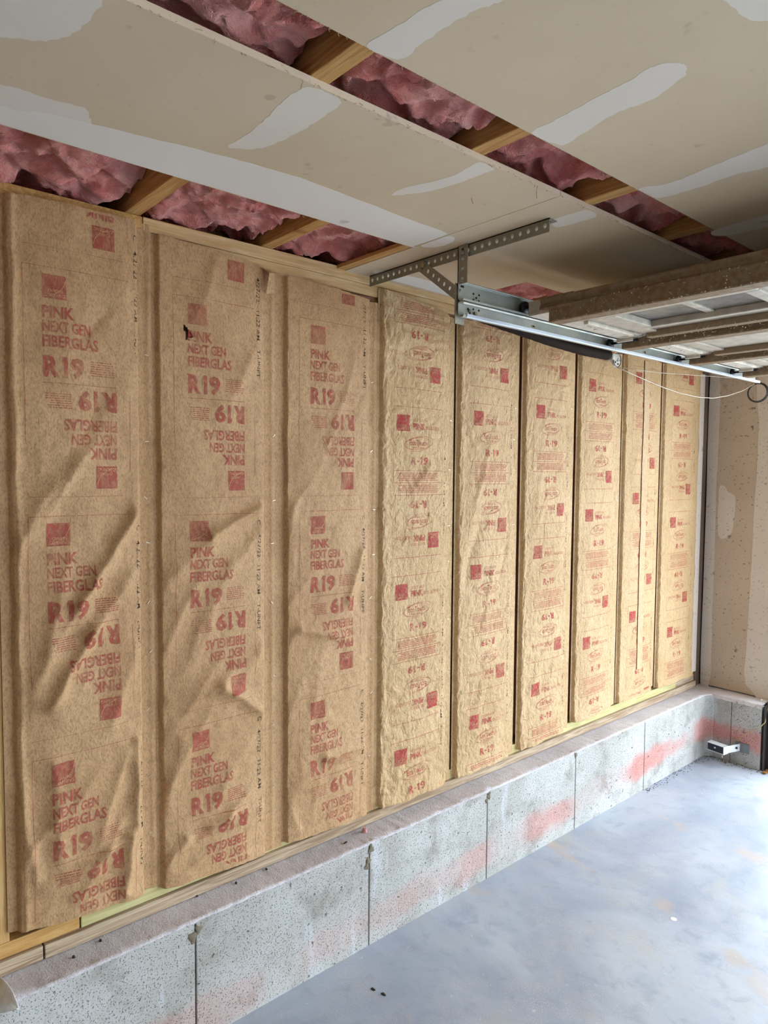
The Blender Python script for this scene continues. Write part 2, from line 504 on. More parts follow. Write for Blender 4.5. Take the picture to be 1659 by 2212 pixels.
obj('bottom_plate', MB().box(-.15, .000, 3.862, 4.085, .400, .4378), 'sill', wl, bevel=.002)
obj('sill_plate', MB().box(-.15, .012, -3.6, .478, ZS+.002, .3995), 'sill', wl, bevel=.002)
obj('sill_plate', MB().box(-.15, .014, .482, 4.085, ZS+.002, .3995), 'sill', wl, bevel=.002)
# ragged drywall strip beside the last batt
zz = np.linspace(.46, 2.20, 60)
L = 4.022+.010*vn(zz*7, zz*0, 5)+.004*vn(zz*23, zz*0, 6)
mb = MB(); V = []; F = []
for i, z in enumerate(zz): V += [(.014, L[i], z), (.014, 4.078, z), (-.002, L[i], z), (-.002, 4.078, z)]
for i in range(len(zz)-1):
    a = i*4; F += [(a, a+1, a+5, a+4), (a+2, a+6, a+7, a+3), (a, a+4, a+6, a+2), (a+1, a+3, a+7, a+5)]
obj('drywall_strip', mb.add(V, F), 'mud_wall', wl)

# concrete stem wall: panels between the form joints, rough ledge, return at the end
ws = obj('wall_foundation', MB().box(-.2, .085, -3.7, 4.30, 0, ZS-.012), 'concrete'); tag(ws, 'concrete stem wall under the framed wall', kind='structure')
SEAM = [-3.0, -2.4, -1.8, -1.2, -.6, .04, .24, .848, 1.482, 2.092, 2.702, 3.318, 3.925]
for a, b in zip(SEAM[:-1], SEAM[1:]):
    obj('concrete_panel', MB().box(.08, .112, a+.0022, b-.0022, -.01, ZS-.006), 'concrete', ws, bevel=.0025)
obj('concrete_panel', MB().prism([(.08, 3.927), (.108, 3.927), (.112, 3.99), (.150, 4.030), (.150, 4.06), (.08, 4.06)], 'z', -.01, ZS-.006), 'concrete', ws, bevel=.003)
obj('concrete_panel', MB().box(.149, .245, 4.030, 4.17, -.01, ZS-.006), 'concrete', ws, bevel=.003)
obj('concrete_panel', MB().box(.247, .405, 4.028, 4.17, -.01, ZS-.006), 'concrete', ws, bevel=.004)
# ledge: rough top with a ragged front lip
yy = np.arange(-1.2, 4.035, .008); us = [0, .02, .04, .06, .08, .094, .104, 1.0, 1.01, 1.02]
V = []
for y in yy:
    for j, u in enumerate(us):
        lip = .1125+.007*fbm(y*26, .3, 3, 4, .7)
        if y > 3.96: lip += (y-3.96)*.42
        if u < 1: V.append((u+.006 if u < .1 else lip-.010, y, ZS+.003*fbm(y*40, u*40, 9, 3)-.0005))
        else: V.append((lip, y, ZS-[.0015, .006][j-7]+.002*vn(y*60, .7, 4)) if j < 9 else (.1105, y, ZS-.010+.003*vn(y*35, .2, 2)))
grid_obj('ledge', np.array(V), len(us), len(yy), 'ledge', ws)
xx = np.arange(.0, .412, .008); us2 = [4.175, 4.14, 4.11, 4.08, 4.05, 4.036, 4.0275, 4.0275]
V = []
for x in xx:
    for j, u in enumerate(us2):
        V.append((x, u+.003*vn(x*60, j*.3, 7) if j > 4 else u, ZS+.0035+.003*fbm(x*40, u*40, 12, 3) if j < 6 else ZS-[.001, .018][j-6]+.003*vn(x*40, 0, 5)))
grid_obj('ledge', np.array(V), len(us2), len(xx), 'ledge', ws)
# spalled tie ends near the top of the joints
for i, (y, z, r) in enumerate(((.84, .315, .014), (.856, .330, .011), (1.476, .300, .011), (1.488, .338, .013), (1.470, .283, .010), (2.10, .337, .012), (2.086, .322, .008), (2.70, .345, .010))):
    mb = MB(); V = []
    for k in range(10):
        t = k/10*2*math.pi; q = r*(1+.35*math.sin(3*t+i)); V.append((.1125, y+q*math.cos(t), z+q*1.25*math.sin(t)))
    for k in range(10):
        t = k/10*2*math.pi; q = r*.55*(1+.3*math.sin(2*t+i)); V.append((.1155, y+q*math.cos(t), z+q*1.2*math.sin(t)))
    V.append((.1135, y, z))
    F = [(k, (k+1) % 10, 10+(k+1) % 10, 10+k) for k in range(10)]+[(10+k, 10+(k+1) % 10, 20) for k in range(10)]
    obj('form_tie', mb.add(V, F), 'tie', ws, True)

# ------------------------------------------------------------------ ceiling
ce = obj('ceiling', MB().box(.995, 6.5, -3.6, 4.15, ZC, ZC+.0127), 'board'); tag(ce, 'unfinished drywall ceiling with cut-out strips', kind='structure')


def edge_board(mb, name='drywall_panel'):
    return obj(name, mb, ['board', 'board_edge'], ce)


def board_boxes(rects):
    mb = MB()
    for x0, x1, y0, y1 in rects:
        mb.box(x0, x1, y0, y1, ZC, ZC+.0127)
    for k in range(len(rects)):
        for q in (2, 3, 4, 5): mb.mi[k*6+q] = 1
    return mb


p1 = edge_board(board_boxes([(.330, .852, -3.6, 1.448)]))
p2 = edge_board(board_boxes([(.002, .852, 1.4505, 2.0), (.327, .852, 2.0, 2.40), (.002, .852, 2.40, 4.15)]))
obj('furring_strip', MB().box(.004, .335, 1.415, 1.447, 2.288, 2.2995), 'joist', ce)
JO = [-.07, .330, .737, 1.150, 1.568, 1.968, 2.37, 2.78, 3.19, 3.60, 4.0]
for y in JO: obj('joist', MB().box(-.14, 3.2, y-.0205, y+.0205, ZJ, ZJ+.14), 'joist', ce, bevel=.002)
for y in (-.47, -.87, -1.27): obj('joist', MB().box(-.14, 3.2, y-.0205, y+.0205, ZJ, ZJ+.14), 'joist', ce, bevel=.002)
MUD = [
    ('mud', p1, [(0.769, 0.22), (0.865-.03, 0.34), (0.829, 0.371), (0.784, 0.373), (0.73, 0.367), (0.691, 0.352), (0.665, 0.328), (0.653, 0.305), (0.637, 0.282), (0.613, 0.249)]),
    ('mud', p1, [(0.482, 0.277), (0.489, 0.314), (0.495, 0.353), (0.495, 0.395), (0.503, 0.436), (0.501, 0.456), (0.473, 0.471), (0.444, 0.482), (0.41, 0.433), (0.40, 0.37), (0.39, 0.33), (0.388, 0.293)]),
    ('mud', p1, [(0.546, 0.724), (0.597, 0.726), (0.656, 0.726), (0.721, 0.72), (0.774, 0.713), (0.835, 0.716), (0.848, 0.75), (0.838, 0.795), (0.779, 0.799), (0.702, 0.8), (0.633, 0.792), (0.586, 0.779), (0.555, 0.75)]),
    ('mud', p1, [(0.585, 1.14), (0.643, 1.139), (0.713, 1.162), (0.775, 1.172), (0.835, 1.161), (0.848, 1.18), (0.842, 1.214), (0.807, 1.214), (0.739, 1.21), (0.664, 1.195), (0.613, 1.167)]),
    ('mud', ce, [(1.001, 1.141), (1.052, 1.136), (1.113, 1.129), (1.169, 1.122), (1.22, 1.119), (1.255, 1.111), (1.28, 1.112), (1.303, 1.131), (1.305, 1.153), (1.29, 1.174), (1.26, 1.188), (1.222, 1.202), (1.193, 1.202), (1.149, 1.198), (1.106, 1.209), (1.056, 1.222), (1.012, 1.232), (0.999, 1.201)]),
    ('mud', ce, [(1.001, 1.549), (1.057, 1.571), (1.12, 1.564), (1.21, 1.546), (1.29, 1.533), (1.36, 1.52), (1.45, 1.52), (1.46, 1.60), (1.36, 1.64), (1.247, 1.649), (1.182, 1.634), (1.122, 1.643), (1.056, 1.644), (1.007, 1.637), (1.0, 1.609)]),
    ('mud', ce, [(0.999, 0.722), (1.058, 0.725), (1.108, 0.726), (1.15, 0.732), (1.195, 0.74), (1.27, .76), (1.246, 0.797), (1.211, 0.8), (1.17, 0.787), (1.12, 0.782), (1.059, 0.783), (1.006, 0.784)]),
    ('mud', p2, [(0.742, 1.57), (0.784, 1.567), (0.840, 1.572), (0.839, 1.627), (0.78, 1.631), (0.735, 1.628), (0.719, 1.611)]),
    ('mud', ce, [(1.428, 1.0), (1.55, .98), (1.60, 1.10), (1.50, 1.165), (1.431, 1.117), (1.42, 1.065)]),
    ('mud', ce, [(1.0, 1.955), (1.2, 1.95), (1.34, 1.955), (1.36, 2.0), (1.2, 2.03), (1.0, 2.03)]),
    ('mud_white', p1, [(.335, -.6), (.40, -.6), (.404, .0), (0.409, 0.331), (0.435, 0.394), (0.453, 0.484), (0.476, 0.61), (0.492, 0.69), (0.504, 0.778), (0.517, 0.926), (0.506, 1.112), (0.491, 1.314), (0.492, 1.361), (0.486, 1.43), (.47, 1.443), (.40, 1.444), (.345, 1.443), (.335, 1.43), (.334, 1.0), (.334, .5), (.334, 0)]),
    ('mud_white', p2, [(.36, 1.456), (.42, 1.454), (.475, 1.458), (.465, 1.49), (.42, 1.505), (.37, 1.49)]),
    ('mud_white', p2, [(.03, 1.60), (.07, 1.52), (.10, 1.60), (.11, 1.8), (.105, 1.97), (.02, 1.97), (.02, 1.8)]),
]
for i, (m, par, pts) in enumerate(MUD): poly_patch('joint_compound', pts, ZC, (.0003 if m == 'mud' else .0005), m, par, 'z', .002, 5, i+10)

# torn paper fringe along the cut edges
mb = MB()
for ex, sgn, n in ((.851, 1, 170), (.996, -1, 150), (.331, -1, 60)):
    for k in range(n):
        y = rnd.uniform(.25, 2.1 if ex > .4 else 1.44); l = rnd.uniform(.003, .012); a = rnd.uniform(-1, 1)
        p = [Vector((ex, y, ZC+rnd.uniform(-.001, .004)))]
        for q in range(3): p.append(p[-1]+Vector((sgn*rnd.uniform(-.2, .7), a+rnd.uniform(-.6, .6), rnd.uniform(-.9, .3)))*l/3)
        mb.tube(p, .0006, 3)
for (x, y, ln) in ((.852, 1.36, .035), (.852, .70, .02), (.70, 1.30, .02), (.996, 1.40, .02), (.852, 2.0, .03)):
    p = [Vector((x, y, ZC))]
    for q in range(5): p.append(p[-1]+Vector((rnd.uniform(-.4, .4), rnd.uniform(-.5, .5), -.8))*ln/5)
    mb.tube(p, .0009, 4)
tag(obj('paper_fringe', mb, 'fibre', ce), kind='stuff')

# pink insulation, one batt to a joist bay
BAYS = [
    (.355, .712, 'pink fiberglass ceiling batt before the first bare joist, above the top-left paper batt'),
    (.762, 1.125, 'pink fiberglass ceiling batt between the first two bare joists over the light top plate'),
    (1.175, 1.543, 'pink fiberglass ceiling batt behind the wood strip next to the perforated angle'),
    (1.593, 1.943, 'pink fiberglass ceiling batt seen only in the narrow slot beyond the third bare joist'),
    (1.993, 2.345, 'pink fiberglass ceiling batt showing in the ceiling hole above the door rails'),
    (2.395, 2.755, 'pink fiberglass ceiling batt in the dark above the raised garage door'),
]
for b, (y0, y1, lab) in enumerate(BAYS):
    x = np.arange(-.12, 1.25, .007); y = np.linspace(y0-.001, y1+.001, 56)
    X, Y = np.meshgrid(x, y)
    wx = X+.05*fbm(X*9, Y*9, 40+b, 2); wy = Y+.05*fbm(X*9+7, Y*9, 50+b, 2)
    lump = np.abs(vn(wx*6.5, wy*5.5, 60+b))*.75+np.abs(vn(wx*14, wy*11, 70+b))*.42+np.abs(vn(wx*30, wy*22, 80+b))*.20+np.abs(vn(wx*60, wy*40, 85+b))*.08
    Z = 2.303+.075*lump+.014*fbm(X*5, Y*5, 90+b, 2)
    edge = np.minimum(Y-y0, y1-Y)
    Z += .03*sstep(1-edge/.03)
    Z = Z*1.0-.012*sstep((.10-X)/.08)+.05*sstep((.045-X)/.03)*sstep((vn(Y*9, X*0, 3+b)-.05)/.3)
    pk = sstep((vn(X*5.5, Y*5.5, 130+b)-.35)/.25)
    Z += .075*pk*sstep(1-np.abs(X-.87)/.08)        # dark pockets beside the slot
    V = np.stack([X.ravel(), Y.ravel(), Z.ravel()], 1)
    o = grid_obj('ceiling_insulation_batt', V, len(x), len(y), 'pink')
    tag(o, lab, 'insulation', 'pink insulation batts between the ceiling joists')

# ------------------------------------------------------------------ printed kraft facing
def font_tris(txt, bold=.012):
    cu = bpy.data.curves.new('print', 'FONT'); cu.body = txt; cu.resolution_u = 2; cu.offset = bold; cu.size = 1
    o = bpy.data.objects.new('print', cu); C.objects.link(o)
    dg = bpy.context.evaluated_depsgraph_get(); me = o.evaluated_get(dg).to_mesh()
    me.calc_loop_triangles()
    V = np.array([v.co[:2] for v in me.vertices]); F = np.array([t.vertices[:] for t in me.loop_triangles])
    o.evaluated_get(dg).to_mesh_clear(); bpy.data.objects.remove(o); bpy.data.curves.remove(cu)
    return V, F


class Sheet:
    """flat print: u to the right, v downwards, metres"""
    def __init__(s): s.V = []; s.F = []; s.m = []

    def add(s, V, F, m=0):
        o = len(s.V); s.V += [tuple(p) for p in V]; s.F += [tuple(int(i)+o for i in f) for f in F]; s.m += [m]*len(F)

    def rect(s, u0, v0, u1, v1, m=0): s.add([(u0, v0), (u1, v0), (u1, v1), (u0, v1)], [(0, 1, 2, 3)], m)

    def text(s, txt, u0, v0, u1, v1, bold=.012, m=0):
        V, F = font_tris(txt, bold)
        a = V.min(0); b = V.max(0); t = (V-a)/(b-a)
        s.add(np.stack([u0+t[:, 0]*(u1-u0), v1-t[:, 1]*(v1-v0)], 1), F, m)

    def arc(s, pts, w, m=0):
        for (a, b), (c, d) in zip(pts[:-1], pts[1:]):
            l = math.hypot(c-a, d-b) or 1; nx, ny = -(d-b)/l*w/2, (c-a)/l*w/2
            s.add([(a+nx, b+ny), (c+nx, d+ny), (c-nx, d-ny), (a-nx, b-ny)], [(0, 1, 2, 3)], m)

    def fine(s, u0, v0, u1, v1, n, seed, fill=.55):
        r = random.Random(seed); h = (v1-v0)/n
        for i in range(n):
            u = u0; e = u1-(r.random()*.25*(u1-u0) if r.random() < .3 else 0)
            while u < e:
                l = min(r.uniform(.004, .014), e-u); s.rect(u, v0+i*h+h*.2, u+l, v0+i*h+h*(.2+fill)); u += l+.002

    def logo(s, u0, v0, u1, v1):
        s.rect(u0, v0, u1, v1)
        w, h = u1-u0, v1-v0
        s.arc([(u0+w*(.06+.92*math.sin(t)), v0+h*(.90-.84*(1-math.cos(t)))) for t in np.linspace(0, 1.45, 9)], .0016, 1)
        s.text('OWENS', u0+w*.24, v0+h*.60, u0+w*.86, v0+h*.74, .01, 1)
        s.text('CORNING', u0+w*.10, v0+h*.78, u0+w*.94, v0+h*.93, .01, 1)

    def turned(s, cu, cv):
        """add a copy turned half round about a point"""
        n = len(s.V); k = len(s.F)
        s.V += [(2*cu-u, 2*cv-v) for u, v in s.V[:n]]
        s.F += [tuple(i+n for i in f) for f in s.F[:k]]; s.m += s.m[:k]

    def cut(s, g=.007):
        bm = bmesh.new()
        vs_ = [bm.verts.new((u, v, 0)) for u, v in s.V]
        for f, m in zip(s.F, s.m):
            try: q = bm.faces.new([vs_[i] for i in f]); q.material_index = m
            except ValueError: pass
        A = np.array(s.V)
        for ax in (0, 1):
            no = (1, 0, 0) if ax == 0 else (0, 1, 0)
            for c in np.arange(math.floor(A[:, ax].min()/g)*g, A[:, ax].max(), g):
                lo, hi = c-1e-5, c+1e-5
                fs = [f for f in bm.faces if min(v.co[ax] for v in f.verts) < lo and max(v.co[ax] for v in f.verts) > hi]
                if not fs: continue
                ge = set(fs)
                for f in fs: ge.update(f.edges); ge.update(f.verts)
                bmesh.ops.bisect_plane(bm, geom=list(ge), dist=1e-7, plane_co=(c if ax == 0 else 0, c if ax == 1 else 0, 0), plane_no=no)
        bm.verts.index_update()
        V = np.array([v.co[:2] for v in bm.verts]); F = [tuple(v.index for v in f.verts) for f in bm.faces]; m = [f.material_index for f in bm.faces]
        bm.free(); return V, F, m


def one(s, u0, v0, u1, v1, w):
    s.rect(u1-w, v0, u1, v1)
    h = v1-v0
    s.add([(u1-w, v0), (u1-w, v0+h*.20), (u0, v0+h*.32), (u0, v0+h*.15)], [(0, 1, 2, 3)])


def r_one(s, u0, v0, u1, v1):
    w = u1-u0
    s.text('R', u0, v0, u0+w*.39, v1, .045)
    one(s, u0+w*.44, v0, u0+w*.585, v1, w*.105)
    s.text('9', u0+w*.64, v0, u1, v1, .045)


def sheet_a():
    s = Sheet()
    s.logo(.042, .018, .098, .076)
    s.text('PINK', .042, .093, .116, .123, .035)
    s.text('NEXT GEN', .042, .129, .157, .157, .028)
    s.text('FIBERGLAS', .042, .164, .175, .194, .028)
    r_one(s, .042, .215, .140, .268)
    s.fine(.156, .218, .216, .258, 7, 3, .42)
    s.turned(.131, .281)
    s.rect(.042, .2802, .220, .2818)
    s.rect(0, 0, .256, .0013); s.rect(.002, .563, .243, .5640)
    s.rect(-.0007, 0, .0007, .43); s.rect(.2553, .30, .2567, .50)
    return s.cut()


def sheet_b():
    s = Sheet()
    s.logo(.015, .030, .072, .088)
    s.text('PINK', .090, .058, .150, .081, .028)
    s.text('ECOTOUCH', .090, .042, .160, .052, .0)
    s.text('INSULATION', .156, .066, .232, .079, .0)
    s.text('EcoTouch', .075, .118, .162, .138, .012)
    s.text('insulation', .09, .142, .15, .149, .0)
    for k, (du, dv, a, b) in enumerate(((0, 0, .068, .022), (.006, -.002, .072, .024), (-.004, .003, .066, .025))):
        t0 = .4+k*1.7
        s.arc([(.119+du+a*math.cos(t), .131+dv+b*math.sin(t)-.10*a*math.cos(t)) for t in np.linspace(t0, t0+4.6, 26)], .0011)
    s.text('R', .084, .180, .108, .208, .03); s.rect(.1125, .193, .1225, .1985)
    one(s, .128, .180, .139, .208, .0058); s.text('9', .1455, .180, .170, .208, .03)
    s.fine(.025, .237, .222, .268, 5, 4, .40)
    s.turned(.1235, .2735)
    for v in (.229, .2728, .318): s.rect(0, v, .247, v+.0015)
    s.rect(0, 0, .247, .0015); s.rect(0, .5455, .247, .547)
    for u in (0, .2462): s.rect(u, 0, u+.0010, .547)
    return s.cut()


def stamp_sheet(txt):
    s = Sheet(); s.text(txt, 0, 0, 1, 1, .004)
    V = np.array(s.V)
    # turned to read downwards: along -> v, across -> u
    return np.stack([.012*(1-V[:, 1])-.006, .34*V[:, 0]], 1), s.F


TILE = {'A': sheet_a(), 'B': sheet_b()}
STAMP = stamp_sheet('C    4/27/22   11:22 AM    T-UNFT')
BATT = [  # yL yR flange top_l top_r bot_l bot_r kind phase frame_u amp_fold amp_crinkle label
    (.02, .342, .372, 2.27, 2.27, .44, .44, 'A', 1.50, .05, .8, .0, 'brown paper-faced batt cut off by the frame edge, beside the bare stud'),
    (.418, .747, .7858, 2.272, 2.280, .462, .437, 'A', 1.502, .041, 1.25, .25, 'brown paper-faced batt with deep diagonal creases, first full one beside the bare stud'),
    (.790, 1.137, 1.1998, 2.258, 2.236, .428, .408, 'A', 1.493, .049, .9, .3, 'brown paper-faced batt with a small dark tear near its top'),
    (1.204, 1.553, 1.5958, 2.226, 2.206, .416, .404, 'A', 1.492, .052, .7, .5, 'brown paper-faced batt beside the first golden crinkled one, third with large lettering'),
    (1.600, 1.949, 1.984, 2.256, 2.214, .406, .402, 'B', 1.855, .056, .5, 1.0, 'golden crinkled paper-faced batt whose top meets the end of the door rails'),
    (1.998, 2.335, 2.381, 2.21, 2.215, .404, .408, 'B', 1.894, .061, .8, .9, 'golden crinkled paper-faced batt below the start of the lower door rail'),
    (2.404, 2.741, 2.790, 2.215, 2.215, .414, .422, 'B', 1.946, .059, .5, .9, 'golden paper-faced batt under the dark spring, most rumpled near its top'),
    (2.812, 3.139, 3.196, 2.215, 2.215, .443, .447, 'B', 2.094, .044, .6, .5, 'pale golden paper-faced batt under the cable pulley'),
    (3.208, 3.544, 3.590, 2.215, 2.215, .450, .459, 'B', 1.555, .066, .4, .35, 'pale golden paper-faced batt with a blank strip covering the middle of its print'),
    (3.606, 4.026, 4.032, 2.215, 2.215, .451, .450, 'B', 2.027, .074, .3, .3, 'golden paper-faced batt in the corner against the end wall'),
]


CREASE = {
1: [(0.737, 1.513, 0.571, 1.267), (0.571, 1.267, 0.469, 1.088), (0.716, 1.338, 0.61, 1.201), (0.61, 1.201, 0.503, 1.028), (0.726, 1.134, 0.655, 0.939), (0.691, 0.853, 0.614, 0.634), (0.729, 0.876, 0.72, 0.65), (0.508, 0.871, 0.521, 0.624), (0.434, 1.431, 0.52, 1.577), (0.701, 0.624, 0.686, 0.466), (0.43, 0.814, 0.46, 0.586)],
2: [(1.119, 1.509, 0.941, 1.426), (0.941, 1.426, 0.813, 1.303), (1.135, 1.452, 1.015, 1.339), (1.151, 0.845, 0.975, 0.983), (0.975, 0.983, 0.81, 0.975), (1.146, 0.577, 0.996, 0.581), (0.996, 0.581, 0.935, 0.572), (0.85, 0.846, 0.793, 0.66), (1.126, 1.07, 0.938, 0.976), (0.862, 0.555, 0.791, 0.485)],
3: [(1.434, 1.061, 1.255, 1.11), (1.255, 1.11, 1.211, 1.056), (1.301, 0.624, 1.209, 0.564), (1.512, 1.347, 1.453, 1.177), (1.228, 1.484, 1.21, 1.34), (1.291, 1.272, 1.21, 1.191), (1.518, 0.662, 1.358, 0.663), (1.264, 0.934, 1.21, 0.836), (1.22, 0.527, 1.256, 0.436)],
}
AMP = {1: .024, 2: .018, 3: .013}


def make_height(k, b):
    yL, yR, fe, kind, af, ac = b[0], b[1], b[2], b[7], b[10], b[11]
    r = random.Random(100+k); folds = []
    nf = int((9 if k in CREASE else 20) if kind == 'A' else 9)
    for i in range(nf):
        zc = r.uniform(.5, 1.75) if i < nf*.75 else r.uniform(1.5, 2.2)
        yc = r.uniform(yL+.05, yR-.05); ang = math.radians(r.uniform(46, 78)); ln = r.uniform(.09, .24)
        folds.append((yc, zc, math.cos(ang), math.sin(ang), ln, r.uniform(.011, .024), r.uniform(.35, 1)*.0105*af*(1 if r.random() < .75 else -.7)))
    for i in range(3):
        folds.append((r.uniform(yL+.1, yR-.1), r.uniform(.47, .62), math.cos(.35), math.sin(.35), .13, .012, .006*af))

    def h(y, z):
        wl_ = .003*vn(z*9, z*0+k, 21)+.0015*vn(z*31, z*0+k, 22); wr_ = .003*vn(z*8, z*0+k, 23)+.0012*vn(z*37, z*0, 24)
        u = y-yL-wl_; v = yR+wr_-y
        e = sstep(u/.013)*sstep(v/.010)
        w = yR-yL
        e2 = sstep(np.minimum(u, v)/.05)
        H = .015*e+.011*np.sin(np.pi*np.clip((y-yL)/w, 0, 1))**.7*e
        f = 0
        for (yc, zc, ca, sa, ln, wd, am) in folds:
            a = (y-yc)*ca+(z-zc)*sa; c = -(y-yc)*sa+(z-zc)*ca
            c = c+.010*vn(a*9, a*0+yc*10, 33)
            f = f+am*np.exp(-(a/ln)**2*1.6)*np.exp(-np.abs(c/wd)**1.5)
        for q, (ya, za, yb, zb_) in enumerate(CREASE.get(k, ())):
            dy, dz = yb-ya, zb_-za; ll = math.hypot(dy, dz)
            t_ = np.clip(((y-ya)*dy+(z-za)*dz)/ll**2, 0, 1)
            wob = .006*vn(y*14+q, z*14, 35)
            c = ((y-ya)*-dz+(z-za)*dy)/ll+wob
            dd = np.hypot(y-ya-t_*dy, z-za-t_*dz)
            c = np.where((t_ > 0) & (t_ < 1), np.abs(c), dd)
            wd = .017+.010*((q*37) % 10)/10
            f = f+AMP[k]*(.65+.35*math.cos(q*2.1))*np.exp(-(c/wd)**1.35)
        H = H+f*sstep(np.minimum(u, v)/.03)
        H = H+.0075*af*fbm(y*6+k, z*3.2, 41+k, 2)*e2
        if kind == 'A':
            H = H+.0030*af*(ridge(y*7+z*5, z*6-y*4, 43+k, 2)-.5)*e2
        if k == 1: H = H+.007*np.exp(-((u-.020-.006*vn(z*3, z*0, 77))/.006)**2)*(.6+.4*vn(z*4, z*0, 78))
        if ac > 0:
            cr = ridge(y*26+1.5*vn(y*12, z*12, 47), z*15+1.5*vn(y*12, z*12, 48), 51+k, 3)-.5
            H = H+.0048*ac*cr*e
            if kind == 'B':
                H = H+.0045*ac*(ridge(y*9, z*30, 57+k, 2)-.5)*e*sstep((vn(y*3, z*3, 58+k)+.35)/.6)
                pl = sstep(1-np.abs(u-.022)/.022)
                H = H+.008*ac*pl*(ridge(y*45+.8*vn(z*11, z*0, 61), z*7, 62+k, 2)-.4)
        H = np.maximum(H, .0028+.0006*vn(y*30, z*8, 71)*(v < 0))
        if kind == 'A' and k != 0:   # soft pleat in the flange
            H = H+.006*np.exp(-((v+.028)/.006)**2)*(.5+.5*vn(z*2.2, z*0+k, 73))*(v < -.012)
        return H
    return h


def bott(b, y): t = (y-b[0])/(b[1]-b[0]); return b[5]+(b[6]-b[5])*t
def topp(b, y): t = (y-b[0])/(b[1]-b[0]); return b[3]+(b[4]-b[3])*t


st_src = obj('staple', MB().box(-.0006, .0006, -.0055, .0055, -.0007, .0007), 'staple')
st_mesh = st_src.data
bpy.data.objects.remove(st_src)
for k, b in enumerate(BATT):
    if k == 0: continue      # wholly outside the picture
    yL, yR, fe = b[0], b[1], b[2]; kind = b[7]
    h = make_height(k, b)
    root = empty('insulation_batt', (0, (yL+yR)/2, bott(b, (yL+yR)/2)))
    tag(root, b[12], 'insulation', 'paper-faced insulation batts along the wall')
    pm = 'kraftA' if kind == 'A' else 'kraftB'
    ys = np.unique(np.round(np.concatenate([np.arange(yL-(.018 if k == 1 else .004), fe, .0055), np.arange(yL-.004, yL+.02, .0022), np.arange(yR-.016, yR+.006, .0022), [fe]]), 4))
    n = int((b[3]-b[5])/.0058); s = np.linspace(0, 1, n)
    Yg, Sg = np.meshgrid(ys, s)
    zb = bott(b, ys)+.004*fbm(ys*30, ys*0+k, 81, 3)+.006*vn(ys*9, ys*0+k, 82); zt = topp(b, ys)+.004*fbm(ys*26, ys*0+k, 83, 3)
    Zg = zb[None, :]+(zt-zb)[None, :]*Sg
    Xg = h(Yg, Zg)
    lift = sstep(1-(Zg-zb[None, :])/.05)*(.5+.5*vn(Yg*11, Yg*0+k, 84))*.014*(Xg > .008)
    Xg = Xg+lift*(.6 if kind == 'A' else 1)
    V = np.stack([Xg.ravel(), Yg.ravel(), Zg.ravel()], 1)
    skip = None
    if k == 2:
        def skip(c):
            y, z = c[:, 1], c[:, 2]
            tri = [(.866, 2.030), (.901, 1.994), (.876, 1.986)]
            ins = np.ones(len(y), bool)
            for (a, bb), (c2, d) in zip(tri, tri[1:]+tri[:1]): ins &= ((c2-a)*(z-bb)-(d-bb)*(y-a)) < 0
            return ins
    grid_obj('paper_facing', V, len(ys), n, pm, root, skip)
    obj('fiberglass_core', MB().box(-.13, -.004, (STUDS[k]+.021 if k < 10 else yL), (STUDS[k+1]-.021 if k+1 < len(STUDS) else 4.04), .475, 2.222), 'core', root)
    # print
    TV, TF, TM = TILE[kind]
    PV = []; PF = []; PM = []
    u0 = yL+b[9]; z0 = b[8]
    while z0 < b[3]+.6: z0 += .6115
    while z0 > .45:
        y = u0+TV[:, 0]; z = z0-TV[:, 1]
        ok = (y < yR-.006) & (y > yL+.008) & (z > bott(b, y)+.012) & (z < topp(b, y)-.006)
        if ok.any():
            lay = np.zeros(len(y))
            idx = -np.ones(len(y), int); o0 = len(PV)
            fs = [(f, m) for f, m in zip(TF, TM) if all(ok[i] for i in f)]
            for f, m in fs:
                for i in f:
                    idx[i] = 1
                    if m: lay[i] = .0006
            use = np.where(idx > 0)[0]; idx[use] = np.arange(len(use))+o0
            x = h(y[use], z[use])+(.0011 if kind == 'A' else .0017)+lay[use]
            zl = (z[use]-bott(b, y[use]))
            x = x+sstep(1-zl/.05)*(.5+.5*vn(y[use]*11, y[use]*0+k, 84))*.014*(.6 if kind == 'A' else 1)
            PV += np.stack([x, y[use], z[use]], 1).tolist()
            PF += [tuple(idx[i] for i in f) for f, m in fs]; PM += [m for f, m in fs]
        z0 -= .6115
    mb = MB(); mb.v = PV; mb.f = PF; mb.mi = PM
    me = bpy.data.meshes.new('printed_lettering'); me.from_pydata(PV, [], PF)
    me.materials.append(K['inkA' if kind == 'A' else 'inkB']); me.materials.append(K['knock'])
    me.polygons.foreach_set('material_index', PM); me.polygons.foreach_set('use_smooth', [True]*len(PF))
    po = bpy.data.objects.new('printed_lettering', me); link(po, root); tag(po, 'red printed lettering and logos', kind='stuff')
    # dated stamp down the side of the facing
    SV, SF = STAMP; PV = []; PF = []
    us = {'A': .318, 'B': .318}[kind] if k != 9 else .35
    for zt_ in ([2.24, 1.47, .86] if kind == 'A' else [2.0-.07*k % .3, 1.42-.05*k % .3, .9]):
        y = yL+us+SV[:, 0]*(1 if kind == 'A' else .6); z = zt_-SV[:, 1]
        okf = [f for f in SF if all(z[i] > bott(b, yL)+.02 and z[i] < min(b[3], b[4])-.02 for i in f)]
        o0 = len(PV); PV += np.stack([h(y, z)+.0012, y, z], 1).tolist(); PF += [tuple(i+o0 for i in f) for f in okf]
    me = bpy.data.meshes.new('date_stamp'); me.from_pydata(PV, [], PF); me.materials.append(K['stamp'])
    po = bpy.data.objects.new('date_stamp', me); link(po, root); tag(po, 'black dotted date stamp', kind='stuff')
    # staples on the flange
    z = .55+rnd.random()*.1
